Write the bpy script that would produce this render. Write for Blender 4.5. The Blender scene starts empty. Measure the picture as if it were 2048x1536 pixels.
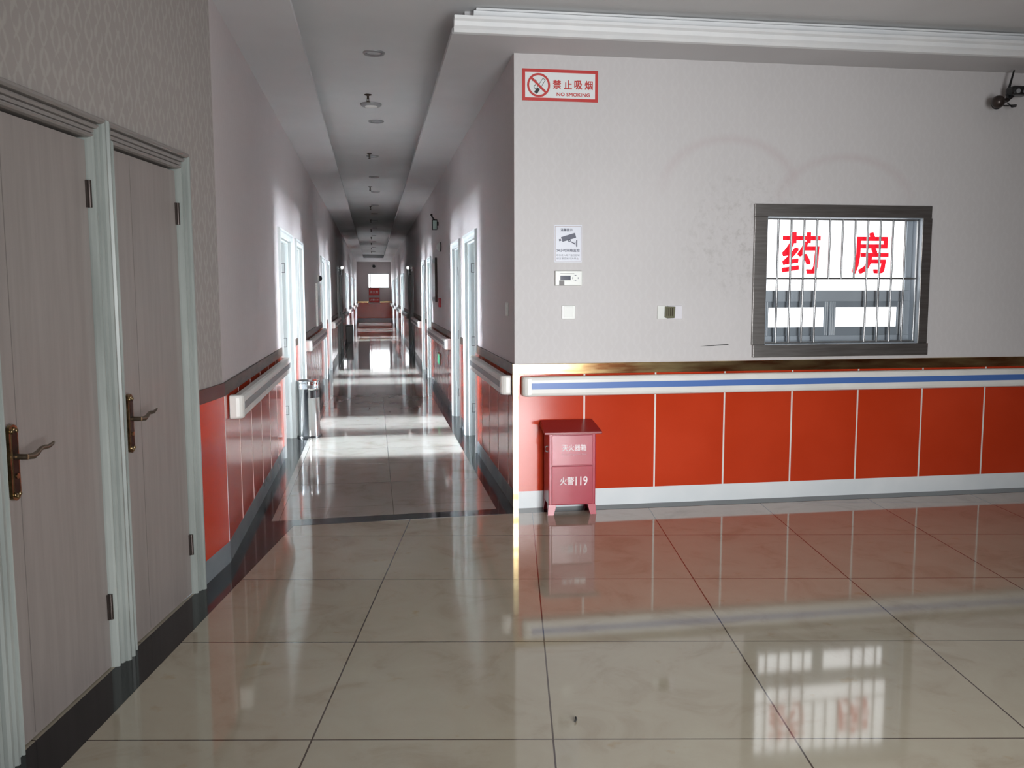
import bpy, math, random
from mathutils import Vector, Matrix
random.seed(7)
S = bpy.context.scene
COL = S.collection

# ------------------------------------------------------------------ camera
F_PX, YAW, PITCH, ROLL = 1756.9, 0.1558, 0.1049, -0.0025
EYE = Vector((0, 0, 1.55))
fw = Vector((math.sin(YAW)*math.cos(PITCH), math.cos(YAW)*math.cos(PITCH), -math.sin(PITCH)))
r0 = Vector((math.cos(YAW), -math.sin(YAW), 0)); u0 = r0.cross(fw)
rr = r0*math.cos(ROLL) + u0*math.sin(ROLL); uu = -r0*math.sin(ROLL) + u0*math.cos(ROLL)
cd = bpy.data.cameras.new('camera'); cam = bpy.data.objects.new('camera', cd); COL.objects.link(cam)
cd.sensor_width = 36; cd.lens = F_PX/2048*36; cd.clip_start = 0.05; cd.clip_end = 200
cam.matrix_world = Matrix(((rr.x, uu.x, -fw.x, EYE.x), (rr.y, uu.y, -fw.y, EYE.y), (rr.z, uu.z, -fw.z, EYE.z), (0, 0, 0, 1)))
S.camera = cam

# ------------------------------------------------------------------ world, light, exposure
W = bpy.data.worlds.new('world'); S.world = W; W.use_nodes = True
W.node_tree.nodes['Background'].inputs[0].default_value = (0.75, 0.87, 1, 1)
W.node_tree.nodes['Background'].inputs[1].default_value = 0.3
S.view_settings.view_transform = 'Standard'
S.view_settings.look = 'None'
S.view_settings.exposure = 0.0
S.view_settings.gamma = 1.0
S.view_settings.use_curve_mapping = False

def area(name, loc, rot, sx, sy, power, color, spread=180):
    l = bpy.data.lights.new(name, 'AREA'); l.shape = 'RECTANGLE'; l.size = sx; l.size_y = sy
    l.energy = power; l.color = color; l.spread = math.radians(spread)
    o = bpy.data.objects.new(name, l); COL.objects.link(o); o.location = loc; o.rotation_euler = rot
    return o
# daylight coming in through the glass entrance behind the photographer
area('entrance_daylight', (1.70, -1.12, 1.25), (math.radians(85), 0, math.radians(6)), 1.6, 2.3, 108, (0.965, 0.988, 1.0), 90)
ROOM_L = 215.0       # sky brightness in the ward windows
SHEET_L = 2.0       # lit frosted panes of the dispensary window

# ------------------------------------------------------------------ main dimensions
D = 6.107           # face of the front wall
XR, XL = 0.978, -0.850
YE = 48.5
ZS, ZC = 3.165, 3.33
SL, SR = -0.429, 0.522
NA, NX = 0.1667, -1.7133
TRIM0, TRIM1 = 0.964, 1.040
BASE = 0.124

# ------------------------------------------------------------------ mesh helper
class MB:
    def __init__(s): s.v = []; s.f = []; s.m = []; s.sm = []
    def add(s, vs, fs, m=0, smooth=False):
        b = len(s.v); s.v += [tuple(p) for p in vs]
        for f in fs: s.f.append([b+i for i in f]); s.m.append(m); s.sm.append(smooth)
        return s
    def hexa(s, p, m=0):   # 4 bottom then 4 top
        return s.add(p, [(3,2,1,0),(4,5,6,7),(0,1,5,4),(1,2,6,5),(2,3,7,6),(3,0,4,7)], m)
    def box(s, x0, x1, y0, y1, z0, z1, m=0):
        return s.hexa([(x0,y0,z0),(x1,y0,z0),(x1,y1,z0),(x0,y1,z0),(x0,y0,z1),(x1,y0,z1),(x1,y1,z1),(x0,y1,z1)], m)
    def prism(s, poly, axis, a, b, m=0, smooth=False):
        def P(p, t): return {'x': (t, p[0], p[1]), 'y': (p[0], t, p[1]), 'z': (p[0], p[1], t)}[axis]
        n = len(poly); vs = [P(p, a) for p in poly] + [P(p, b) for p in poly]
        s.add(vs, [tuple(range(n))[::-1], tuple(range(n, 2*n))], m)
        s.add(vs, [(i, (i+1) % n, n+(i+1) % n, n+i) for i in range(n)], m, smooth)
        return s
    def lathe(s, prof, c=(0,0,0), n=24, axis='z', m=0, smooth=True):
        vs = []
        for r, h in prof:
            for k in range(n):
                a = 2*math.pi*k/n; x, y = r*math.cos(a), r*math.sin(a)
                p = {'z': (x, y, h), 'y': (x, h, y), 'x': (h, x, y)}[axis]
                vs.append((p[0]+c[0], p[1]+c[1], p[2]+c[2]))
        fs = []
        for i in range(len(prof)-1):
            for k in range(n):
                k2 = (k+1) % n
                fs.append((i*n+k, i*n+k2, (i+1)*n+k2, (i+1)*n+k))
        s.add(vs, fs, m, smooth)
        s.add([vs[k] for k in range(n)], [tuple(range(n))[::-1]], m)
        e = (len(prof)-1)*n
        s.add([vs[e+k] for k in range(n)], [tuple(range(n))], m)
        return s
    def tube(s, path, r, n=10, m=0):
        path = [Vector(p) for p in path]; rs = r if isinstance(r, (list, tuple)) else [r]*len(path)
        vs = []; up = Vector((0, 0, 1))
        for i, p in enumerate(path):
            t = (path[min(i+1, len(path)-1)] - path[max(i-1, 0)]).normalized()
            a = t.cross(up)
            if a.length < 0.05: a = t.cross(Vector((1, 0, 0)))
            a.normalize(); b = t.cross(a)
            for k in range(n):
                w = 2*math.pi*k/n; vs.append(p + (a*math.cos(w) + b*math.sin(w))*rs[i])
        fs = [(i*n+k, i*n+(k+1) % n, (i+1)*n+(k+1) % n, (i+1)*n+k) for i in range(len(path)-1) for k in range(n)]
        s.add(vs, fs, m, True)
        L = (len(path)-1)*n
        s.add(vs, [tuple(range(n))[::-1], tuple(range(L, L+n))], m)
        return s
    def ball(s, c, r, m=0, n=16):
        pr = [(max(1e-4, r*math.sin(math.pi*i/10)), -r*math.cos(math.pi*i/10)) for i in range(11)]
        return s.lathe(pr, c, n, 'z', m)
    def ring(s, c, ro, ri, y0, y1, m=0, n=40):    # flat ring facing -y
        vs = []
        for rad, y in ((ro, y1), (ro, y0), (ri, y0), (ri, y1)):
            vs += [(c[0]+rad*math.cos(2*math.pi*k/n), y, c[1]+rad*math.sin(2*math.pi*k/n)) for k in range(n)]
        fs = [(j*n+k, j*n+(k+1) % n, ((j+1) % 4)*n+(k+1) % n, ((j+1) % 4)*n+k) for j in range(4) for k in range(n)]
        return s.add(vs, fs, m)
    def build(s, name, mats, parent=None, loc=None, rot=None, bevel=0):
        me = bpy.data.meshes.new(name); me.from_pydata(s.v, [], s.f)
        mats = mats if isinstance(mats, (list, tuple)) else [mats]
        for q in mats: me.materials.append(q)
        me.polygons.foreach_set('material_index', s.m); me.polygons.foreach_set('use_smooth', s.sm)
        me.validate(); me.update()
        import bmesh
        bm = bmesh.new(); bm.from_mesh(me); bmesh.ops.recalc_face_normals(bm, faces=bm.faces); bm.to_mesh(me); bm.free()
        o = bpy.data.objects.new(name, me); COL.objects.link(o)
        if parent: o.parent = parent
        if loc is not None: o.location = loc
        if rot is not None: o.rotation_euler = (0, 0, rot)
        if bevel:
            b = o.modifiers.new('bevel', 'BEVEL'); b.width = bevel; b.segments = 2; b.limit_method = 'ANGLE'; b.angle_limit = math.radians(50)
        return o

def tag(o, label=None, cat=None, group=None, kind=None):
    if label: o['label'] = label
    if cat: o['category'] = cat
    if group: o['group'] = group
    if kind: o['kind'] = kind
    return o
def empty(name, loc, rot=0, **k):
    o = bpy.data.objects.new(name, None); COL.objects.link(o); o.location = loc; o.rotation_euler = (0, 0, rot)
    o.empty_display_size = 0.1
    return tag(o, **k)
def copy_tree(o, parent=None):
    c = o.copy(); COL.objects.link(c)
    if parent: c.parent = parent
    for ch in list(o.children): copy_tree(ch, c)
    return c

_glyph = {}
def text_mb(mb, body, x0, x1, z0, z1, y, m=0, bold=0.0, depth=0.0006, shift=0.0):
    """lettering fitted into a box on the local x-z plane, facing -y"""
    key = (body, bold)
    if key not in _glyph:
        c = bpy.data.curves.new('lettering', 'FONT'); c.body = body; c.offset = bold; c.resolution_u = 3
        o = bpy.data.objects.new('lettering', c); COL.objects.link(o)
        dg = bpy.context.evaluated_depsgraph_get(); e = o.evaluated_get(dg); me = e.to_mesh()
        _glyph[key] = ([tuple(v.co) for v in me.vertices], [tuple(p.vertices) for p in me.polygons])
        e.to_mesh_clear(); bpy.data.objects.remove(o); bpy.data.curves.remove(c)
    vs, fs = _glyph[key]
    ax = min(v[0] for v in vs); bx = max(v[0] for v in vs); az = min(v[1] for v in vs); bz = max(v[1] for v in vs)
    sx = (x1-x0)/(bx-ax); sz = (z1-z0)/(bz-az)
    k = 0
    for dx, dz in ([(0, 0)] if not shift else [(a*shift, b*shift) for a in (-1, 0, 1) for b in (-1, 0, 1)]):
        mb.add([(x0+dx+(v[0]-ax)*sx, y-depth-k*0.00004, z0+dz+(v[1]-az)*sz) for v in vs], fs, m); k += 1

# ------------------------------------------------------------------ materials
def principled(name, color, rough=0.5, metal=0.0, spec=0.5, coat=0.0):
    m = bpy.data.materials.new(name); m.use_nodes = True
    b = m.node_tree.nodes['Principled BSDF']
    b.inputs['Base Color'].default_value = (*color, 1); b.inputs['Roughness'].default_value = rough
    b.inputs['Metallic'].default_value = metal; b.inputs['Specular IOR Level'].default_value = spec
    b.inputs['Coat Weight'].default_value = coat; b.inputs['Coat Roughness'].default_value = 0.05
    return m
def N(m, t, **k):
    n = m.node_tree.nodes.new(t)
    for a, v in k.items(): setattr(n, a, v)
    return n
def link(m, a, b): m.node_tree.links.new(a, b)
def math_n(m, op, a, b=None):
    n = N(m, 'ShaderNodeMath', operation=op)
    for i, q in enumerate((a, b)):
        if q is None: continue
        if isinstance(q, (int, float)): n.inputs[i].default_value = q
        else: link(m, q, n.inputs[i])
    return n.outputs[0]
def noisy(m, c0, c1, scale, detail=3, stretch=(1, 1, 1), coord='Object', lo=0.35, hi=0.65):
    """base colour wanders between two tones of the material"""
    tc = N(m, 'ShaderNodeTexCoord'); mp = N(m, 'ShaderNodeMapping'); mp.inputs['Scale'].default_value = stretch
    nz = N(m, 'ShaderNodeTexNoise'); nz.inputs['Scale'].default_value = scale; nz.inputs['Detail'].default_value = detail
    cr = N(m, 'ShaderNodeValToRGB'); cr.color_ramp.elements[0].position = lo; cr.color_ramp.elements[1].position = hi
    cr.color_ramp.elements[0].color = (*c0, 1); cr.color_ramp.elements[1].color = (*c1, 1)
    link(m, tc.outputs[coord], mp.inputs[0]); link(m, mp.outputs[0], nz.inputs['Vector']); link(m, nz.outputs['Fac'], cr.inputs[0])
    link(m, cr.outputs[0], m.node_tree.nodes['Principled BSDF'].inputs['Base Color'])
    return nz, cr
def bump(m, src, strength=0.1, dist=0.01):
    b = N(m, 'ShaderNodeBump'); b.inputs['Strength'].default_value = strength; b.inputs['Distance'].default_value = dist
    link(m, src, b.inputs['Height']); link(m, b.outputs[0], m.node_tree.nodes['Principled BSDF'].inputs['Normal'])
def emissive(name, color, strength):
    m = principled(name, (0.8, 0.8, 0.8), 0.3)
    b = m.node_tree.nodes['Principled BSDF']
    b.inputs['Emission Color'].default_value = (*color, 1); b.inputs['Emission Strength'].default_value = strength
    return m

def wallpaper(name, base, line, contrast, arcs=()):
    m = principled(name, base, 0.55, spec=0.35)
    tc = N(m, 'ShaderNodeTexCoord'); sp = N(m, 'ShaderNodeSeparateXYZ'); link(m, tc.outputs['Object'], sp.inputs[0])
    u, z = sp.outputs[0], sp.outputs[2]
    zz = math_n(m, 'MULTIPLY', z, 2*math.pi/0.21)
    sw = math_n(m, 'MULTIPLY', math_n(m, 'SINE', zz), 0.95)
    uk = math_n(m, 'MULTIPLY', u, 2*math.pi/0.17)
    a = math_n(m, 'ABSOLUTE', math_n(m, 'SINE', math_n(m, 'ADD', uk, sw)))
    b = math_n(m, 'ABSOLUTE', math_n(m, 'SINE', math_n(m, 'SUBTRACT', uk, sw)))
    d = math_n(m, 'MINIMUM', a, b)
    nz = N(m, 'ShaderNodeTexNoise'); nz.inputs['Scale'].default_value = 22; nz.inputs['Detail'].default_value = 5
    link(m, tc.outputs['Object'], nz.inputs['Vector'])
    d2 = math_n(m, 'ADD', d, math_n(m, 'MULTIPLY', math_n(m, 'SUBTRACT', nz.outputs['Fac'], 0.5), 1.8))
    mr = N(m, 'ShaderNodeMapRange'); mr.inputs['From Min'].default_value = 0.10; mr.inputs['From Max'].default_value = 0.42
    mr.inputs['To Min'].default_value = contrast; mr.inputs['To Max'].default_value = 0
    link(m, d2, mr.inputs['Value'])
    nb = N(m, 'ShaderNodeTexNoise'); nb.inputs['Scale'].default_value = 1.3; nb.inputs['Detail'].default_value = 4
    link(m, tc.outputs['Object'], nb.inputs['Vector'])
    mix0 = N(m, 'ShaderNodeMix', data_type='RGBA'); mix0.inputs['A'].default_value = (*[c*0.93 for c in base], 1); mix0.inputs['B'].default_value = (*[min(1, c*1.06) for c in base], 1)
    link(m, nb.outputs['Fac'], mix0.inputs['Factor'])
    mix = N(m, 'ShaderNodeMix', data_type='RGBA'); mix.inputs['B'].default_value = (*line, 1)
    link(m, mix0.outputs['Result'], mix.inputs['A'])
    link(m, mr.outputs[0], mix.inputs['Factor'])
    res = mix.outputs['Result']
    for cx, cz, rx, rz in arcs:      # faint outline left by a decoration that was peeled off
        dx = math_n(m, 'DIVIDE', math_n(m, 'SUBTRACT', u, cx), rx); dz = math_n(m, 'DIVIDE', math_n(m, 'SUBTRACT', z, cz), rz)
        d_ = math_n(m, 'SQRT', math_n(m, 'ADD', math_n(m, 'MULTIPLY', dx, dx), math_n(m, 'MULTIPLY', dz, dz)))
        rg = math_n(m, 'ABSOLUTE', math_n(m, 'SUBTRACT', d_, 1.0))
        k = N(m, 'ShaderNodeMapRange'); k.inputs['From Min'].default_value = 0.0; k.inputs['From Max'].default_value = 0.13; k.inputs['To Min'].default_value = 1; k.inputs['To Max'].default_value = 0
        link(m, rg, k.inputs['Value'])
        up = N(m, 'ShaderNodeMapRange'); up.inputs['From Min'].default_value = -0.2; up.inputs['From Max'].default_value = 0.6
        link(m, dz, up.inputs['Value'])
        fac = math_n(m, 'MULTIPLY', math_n(m, 'MULTIPLY', k.outputs[0], up.outputs[0]), nb.outputs['Fac'])
        mm = N(m, 'ShaderNodeMix', data_type='RGBA', blend_type='MULTIPLY'); mm.inputs['B'].default_value = (0.91, 0.83, 0.84, 1)
        link(m, fac, mm.inputs['Factor']); link(m, res, mm.inputs['A']); res = mm.outputs['Result']
    if arcs:                         # grime blotches round the corner of the dispensary window
        gn = N(m, 'ShaderNodeTexNoise'); gn.inputs['Scale'].default_value = 16; gn.inputs['Detail'].default_value = 6; gn.inputs['Roughness'].default_value = 0.7
        link(m, tc.outputs['Object'], gn.inputs['Vector'])
        gr_ = N(m, 'ShaderNodeMapRange'); gr_.inputs['From Min'].default_value = 0.50; gr_.inputs['From Max'].default_value = 0.78; link(m, gn.outputs['Fac'], gr_.inputs['Value'])
        dx = math_n(m, 'DIVIDE', math_n(m, 'SUBTRACT', u, 2.72), 0.62); dz = math_n(m, 'DIVIDE', math_n(m, 'SUBTRACT', z, 1.95), 0.55)
        rd = math_n(m, 'ADD', math_n(m, 'MULTIPLY', dx, dx), math_n(m, 'MULTIPLY', dz, dz))
        rm = N(m, 'ShaderNodeMapRange'); rm.inputs['From Min'].default_value = 0.0; rm.inputs['From Max'].default_value = 1.0; rm.inputs['To Min'].default_value = 1; rm.inputs['To Max'].default_value = 0
        link(m, rd, rm.inputs['Value'])
        gm = N(m, 'ShaderNodeMix', data_type='RGBA', blend_type='MULTIPLY'); gm.inputs['B'].default_value = (0.66, 0.65, 0.63, 1)
        link(m, math_n(m, 'MULTIPLY', gr_.outputs[0], rm.outputs[0]), gm.inputs['Factor']); link(m, res, gm.inputs['A']); res = gm.outputs['Result']
    link(m, res, m.node_tree.nodes['Principled BSDF'].inputs['Base Color'])
    bump(m, mr.outputs[0], 0.12, 0.003)
    return m

M = {}
M['paper'] = wallpaper('wallpaper_corridor', (0.565, 0.51, 0.51), (0.62, 0.57, 0.565), 0.30)
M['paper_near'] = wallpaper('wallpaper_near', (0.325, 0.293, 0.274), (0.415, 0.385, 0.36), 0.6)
M['paper_front'] = wallpaper('wallpaper_front', (0.61, 0.585, 0.585), (0.66, 0.64, 0.64), 0.25, [(2.55, 2.27, 0.50, 0.36), (3.45, 2.18, 0.52, 0.34)])
M['orange'] = principled('orange_panel', (0.50, 0.050, 0.014), 0.13, spec=0.5)
noisy(M['orange'], (0.50, 0.040, 0.010), (0.56, 0.050, 0.015), 1.5)
M['joint'] = principled('white_joint', (0.78, 0.74, 0.70), 0.4)
M['ceil'] = principled('ceiling_paint', (0.60, 0.595, 0.60), 0.8); noisy(M['ceil'], (0.64, 0.64, 0.645), (0.69, 0.69, 0.695), 1.2)
M['soffit'] = principled('soffit_paint', (0.58, 0.565, 0.575), 0.8); noisy(M['soffit'], (0.60, 0.59, 0.60), (0.64, 0.63, 0.64), 1.2)
M['cornice'] = principled('cornice_plaster', (0.80, 0.81, 0.82), 0.6); noisy(M['cornice'], (0.80, 0.815, 0.83), (0.86, 0.865, 0.87), 4)
M['base'] = principled('skirting_tile', (0.66, 0.70, 0.73), 0.25); noisy(M['base'], (0.74, 0.78, 0.80), (0.80, 0.83, 0.845), 3)
M['black'] = principled('black_granite', (0.007, 0.007, 0.008), 0.10, spec=0.36)
M['basedark'] = principled('dark_skirting_tile', (0.2, 0.22, 0.24), 0.25); noisy(M['basedark'], (0.17, 0.195, 0.21), (0.225, 0.25, 0.265), 3)
M['brass'] = principled('brass_strip', (0.62, 0.40, 0.14), 0.17, 1.0)
nz, cr = noisy(M['brass'], (0.42, 0.17, 0.07), (0.92, 0.72, 0.36), 2.2, 5, (1.2, 1.2, 7), lo=0.36, hi=0.62)
M['brownstrip'] = principled('brown_capping', (0.085, 0.058, 0.042), 0.45, spec=0.25); noisy(M['brownstrip'], (0.045, 0.03, 0.022), (0.095, 0.068, 0.05), 5, 5, (1, 1, 6))
M['redstrip'] = principled('red_brown_capping', (0.10, 0.03, 0.022), 0.4, spec=0.3)
M['white'] = principled('white_frame_paint', (0.74, 0.77, 0.75), 0.35); noisy(M['white'], (0.62, 0.655, 0.65), (0.68, 0.71, 0.70), 3, 4, (1, 1, 0.3))
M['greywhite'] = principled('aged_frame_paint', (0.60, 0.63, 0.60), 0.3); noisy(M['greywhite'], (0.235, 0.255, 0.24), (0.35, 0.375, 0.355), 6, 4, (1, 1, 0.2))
M['lintel'] = principled('taupe_frame_paint', (0.23, 0.208, 0.195), 0.4)
M['leaf'] = principled('door_veneer', (0.46, 0.405, 0.385), 0.4, spec=0.4); noisy(M['leaf'], (0.25, 0.219, 0.204), (0.285, 0.25, 0.234), 9, 6, (4, 4, 0.25))
M['leafwhite'] = principled('ward_door_white', (0.50, 0.51, 0.52), 0.4)
M['groove'] = principled('door_groove', (0.17, 0.148, 0.14), 0.6)
M['bronze'] = principled('bronze', (0.33, 0.24, 0.13), 0.28, 1.0); noisy(M['bronze'], (0.20, 0.14, 0.075), (0.44, 0.33, 0.18), 40)
M['oldbronze'] = principled('dull_bronze', (0.20, 0.155, 0.115), 0.3, 0.9)
M['darkbronze'] = principled('dark_bronze', (0.05, 0.035, 0.025), 0.3, 0.8)
M['hinge'] = principled('hinge_metal', (0.07, 0.055, 0.05), 0.35, 0.7)
M['steelhinge'] = principled('steel_hinge', (0.16, 0.16, 0.165), 0.4, 0.6)
M['pvc'] = principled('white_vinyl_rail', (0.80, 0.79, 0.75), 0.32); noisy(M['pvc'], (0.77, 0.76, 0.72), (0.82, 0.81, 0.775), 5)
M['blue'] = principled('blue_stripe', (0.075, 0.17, 0.47), 0.35)
M['greystripe'] = principled('grey_stripe', (0.22, 0.23, 0.24), 0.4)
M['bracket'] = principled('rail_bracket', (0.45, 0.45, 0.45), 0.45, 0.5)
M['steel'] = principled('brushed_steel_casing', (0.30, 0.285, 0.275), 0.34, 0.9); noisy(M['steel'], (0.26, 0.245, 0.235), (0.34, 0.325, 0.315), 4, 4, (1, 1, 12))
M['chrome'] = principled('polished_steel', (0.72, 0.73, 0.74), 0.12, 1.0)
M['gbar'] = principled('grille_steel', (0.34, 0.345, 0.35), 0.3, 0.85)
M['alushade'] = principled('shaded_sash_aluminium', (0.27, 0.31, 0.35), 0.35, 0.2)  # same aluminium as the outer frame, with the shade put into a darker tone
M['alulit'] = principled('lit_sash_rib', (0.62, 0.67, 0.71), 0.3, 0.1)  # same aluminium, with the light on the stiles put into a paler tone
M['alu'] = principled('window_aluminium', (0.40, 0.45, 0.50), 0.35, 0.2)
M['sheet'] = emissive('lit_frosted_sheet', (0.97, 0.99, 1.0), SHEET_L)
M['redletter'] = emissive('backlit_red_letter', (0.85, 0.012, 0.03), 0.80); M['redletter'].node_tree.nodes['Principled BSDF'].inputs['Base Color'].default_value = (0.6, 0.01, 0.02, 1)
M['sky'] = emissive('daylight_sky', (0.81, 0.92, 1.0), ROOM_L)
M['skyend'] = emissive('daylight_sky_end', (0.92, 0.96, 1.0), 9.0)
M['sign_red'] = principled('sign_red', (0.55, 0.035, 0.03), 0.4)
M['sign_white'] = principled('sign_white', (0.80, 0.83, 0.83), 0.35)
M['sign_black'] = principled('sign_black', (0.015, 0.015, 0.018), 0.4)
M['sign_navy'] = principled('sign_navy', (0.05, 0.055, 0.10), 0.4)
M['sign_pale'] = principled('sign_pale_blue', (0.70, 0.72, 0.80), 0.35)
M['sign_grey'] = principled('sign_grey_red', (0.45, 0.36, 0.36), 0.5)
M['plastic'] = principled('white_plastic', (0.78, 0.79, 0.76), 0.3)
M['plastic_lilac'] = principled('blank_plate_plastic', (0.76, 0.74, 0.79), 0.3)
M['olive'] = principled('olive_socket_face', (0.105, 0.10, 0.045), 0.4)
M['lcd'] = principled('display_glass', (0.035, 0.04, 0.075), 0.15)
M['greystick'] = principled('grey_sticker', (0.20, 0.19, 0.19), 0.5)
M['firebox'] = principled('fire_box_enamel', (0.36, 0.030, 0.055), 0.26, spec=0.45, coat=0.12); noisy(M['firebox'], (0.34, 0.026, 0.048), (0.39, 0.036, 0.064), 5)
M['firelid'] = principled('fire_box_lid_enamel', (0.24, 0.016, 0.020), 0.28)
M['letter_pink'] = principled('faded_white_lettering', (0.86, 0.78, 0.79), 0.5)
M['letter_faded'] = principled('worn_lettering', (0.55, 0.32, 0.36), 0.5)
M['blackplastic'] = principled('black_plastic', (0.012, 0.012, 0.013), 0.25)
M['lens'] = principled('lens_glass', (0.55, 0.57, 0.60), 0.08, 0.6)
M['lampface'] = principled('lamp_glass', (0.42, 0.42, 0.43), 0.25)
M['greyring'] = principled('lamp_ring', (0.25, 0.245, 0.25), 0.4, 0.3)
M['alarm_red'] = principled('alarm_red', (0.30, 0.02, 0.03), 0.35)
M['mint'] = principled('mint_lens', (0.55, 0.72, 0.66), 0.2)
M['exitgreen'] = emissive('exit_green', (0.02, 0.62, 0.25), 0.9)
M['spot'] = emissive('emergency_lamp', (1, 1, 1), 3.0)
M['glass'] = principled('cabinet_glass', (0.20, 0.21, 0.21), 0.06, spec=0.8)
M['browncan'] = principled('dark_brown_bin', (0.018, 0.012, 0.012), 0.3)
M['dirt'] = principled('dirt', (0.03, 0.028, 0.025), 0.8)
M['roomwall'] = principled('ward_wall', (0.30, 0.305, 0.31), 0.8)
M['roomfloor'] = principled('ward_floor', (0.30, 0.285, 0.265), 0.3)

def floor_mat(name, bw, rh, c1, c2, mortar, msize):
    m = principled(name, c1, 0.06, spec=0.62); b = m.node_tree.nodes['Principled BSDF']
    tc = N(m, 'ShaderNodeTexCoord')
    br = N(m, 'ShaderNodeTexBrick'); br.offset = 0.0; br.squash = 1.0
    br.inputs['Scale'].default_value = 1.0; br.inputs['Brick Width'].default_value = bw; br.inputs['Row Height'].default_value = rh
    br.inputs['Mortar Size'].default_value = msize; br.inputs['Mortar Smooth'].default_value = 0.0; br.inputs['Bias'].default_value = 0
    br.inputs['Color1'].default_value = (*c1, 1); br.inputs['Color2'].default_value = (*c2, 1); br.inputs['Mortar'].default_value = (*mortar, 1)
    link(m, tc.outputs['Object'], br.inputs['Vector'])
    nz = N(m, 'ShaderNodeTexNoise'); nz.inputs['Scale'].default_value = 3.2; nz.inputs['Detail'].default_value = 8; nz.inputs['Roughness'].default_value = 0.62; nz.inputs['Distortion'].default_value = 0.8
    link(m, tc.outputs['Object'], nz.inputs['Vector'])
    cr = N(m, 'ShaderNodeValToRGB'); e = cr.color_ramp.elements
    e[0].position = 0.30; e[0].color = (0.84, 0.79, 0.74, 1); e[1].position = 0.68; e[1].color = (1.05, 1.06, 1.04, 1)
    k = e.new(0.47); k.color = (1, 0.985, 0.96, 1)
    link(m, nz.outputs['Fac'], cr.inputs[0])
    mx = N(m, 'ShaderNodeMix', data_type='RGBA', blend_type='MULTIPLY'); mx.inputs['Factor'].default_value = 1
    link(m, br.outputs['Color'], mx.inputs['A']); link(m, cr.outputs[0], mx.inputs['B'])
    n2 = N(m, 'ShaderNodeTexNoise'); n2.inputs['Scale'].default_value = 7; n2.inputs['Detail'].default_value = 6
    link(m, tc.outputs['Object'], n2.inputs['Vector'])
    c2r = N(m, 'ShaderNodeValToRGB'); c2r.color_ramp.elements[0].position = 0.66; c2r.color_ramp.elements[1].position = 0.80
    link(m, n2.outputs['Fac'], c2r.inputs[0])
    mx2 = N(m, 'ShaderNodeMix', data_type='RGBA', blend_type='MULTIPLY'); mx2.inputs['B'].default_value = (0.86, 0.70, 0.52, 1)
    link(m, mx.outputs['Result'], mx2.inputs['A']); link(m, c2r.outputs[0], mx2.inputs['Factor'])
    link(m, mx2.outputs['Result'], b.inputs['Base Color'])
    n3 = N(m, 'ShaderNodeTexNoise'); n3.inputs['Scale'].default_value = 1.6; n3.inputs['Detail'].default_value = 2
    link(m, tc.outputs['Object'], n3.inputs['Vector'])
    bump(m, n3.outputs['Fac'], 0.035, 0.01)
    return m
M['tile'] = floor_mat('polished_lobby_tile', 0.84, 0.857, (0.405, 0.365, 0.290), (0.376, 0.339, 0.268), (0.07, 0.05, 0.04), 0.0032)
M['tilec'] = floor_mat('polished_corridor_tile', 0.776, 0.80, (0.42, 0.395, 0.365), (0.39, 0.365, 0.34), (0.18, 0.16, 0.14), 0.0022)

# ------------------------------------------------------------------ frames of the walls (local x along wall, -y towards the viewer)
R90 = math.pi/2
FR = dict(front=((0, D), 0.0), right=((XR, 0), -R90), left=((XL, 0), R90), near=((NX, 0), R90-NA), end=((0, YE), 0.0))
def wl(w, x, z=0.0, y=0.0):
    """world position of a point on wall w at wall coordinate x (world Y on the corridor walls)"""
    (ox, oy), a = FR[w]
    if w == 'right': x = -x
    c, s = math.cos(a), math.sin(a)
    return (ox + x*c - y*s, oy + x*s + y*c, z)
def wr(w): return FR[w][1]
def on(w, name, x, z, label, cat, group=None, kind=None, y=0.0):
    return empty(name, wl(w, x, z, y), wr(w), label=label, cat=cat, group=group, kind=kind)

# ------------------------------------------------------------------ floor
FA = 0.1559
def poly_floor(name, pts, mat, z, label, origin=(0, 0), rot=0.0, thick=0.04):
    c, s = math.cos(-rot), math.sin(-rot)
    lp = [((x-origin[0])*c-(y-origin[1])*s, (x-origin[0])*s+(y-origin[1])*c) for x, y in pts]
    mb = MB(); mb.prism(lp, 'z', -thick, 0)
    o = mb.build(name, mat, loc=(origin[0], origin[1], z), rot=rot)
    return tag(o, label, 'floor', kind='structure')
t0, s0 = 0.140, 2.911
forg = (t0*math.cos(FA)+s0*math.sin(FA), -t0*math.sin(FA)+s0*math.cos(FA))
poly_floor('floor_lobby', [(-2.3, -1.7), (8.2, -1.7), (8.2, 6.05), (XR, 6.05), (XL-0.02, 5.99), (XL-0.02, 5.0)], M['tile'], 0, 'glossy beige tiled floor of the lobby in front', forg, -FA)
poly_floor('floor_corridor', [(XL, 5.99), (XR, 6.05), (XR, YE), (XL, YE)], M['tilec'], 0, 'glossy beige tiled floor running down the corridor', (0.115, 6.354))
bd = MB()
def strip(p):
    bd.prism(p, 'z', 0.0, 0.0012)
def nr(s, t): return (NX + s*math.sin(NA) + t*math.cos(NA), s*math.cos(NA) - t*math.sin(NA))
strip([nr(-1.6, 0.0), nr(-1.6, 0.16), (-1.04, 2.93), (-0.553, 5.879), (-0.711, 6.022), (XL, 6.0), (XL, 5.13)])
strip([(XL, 6.0), (-0.711, 6.022), (-0.709, 7.0), (-0.709, YE), (XL, YE)])
strip([(-0.553, 5.879), (0.942, 5.962), (XR, 5.964), (XR, D), (0.844, 6.111), (-0.711, 6.022)])
strip([(0.844, 6.111), (XR, D), (XR, YE), (0.844, YE)])
strip([(XR, 5.964), (8.0, 5.964), (8.0, D), (XR, D)])
tag(bd.build('floor_border', M['black']), 'black polished stone band edging the tiled floors', 'floor', kind='structure')

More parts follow.
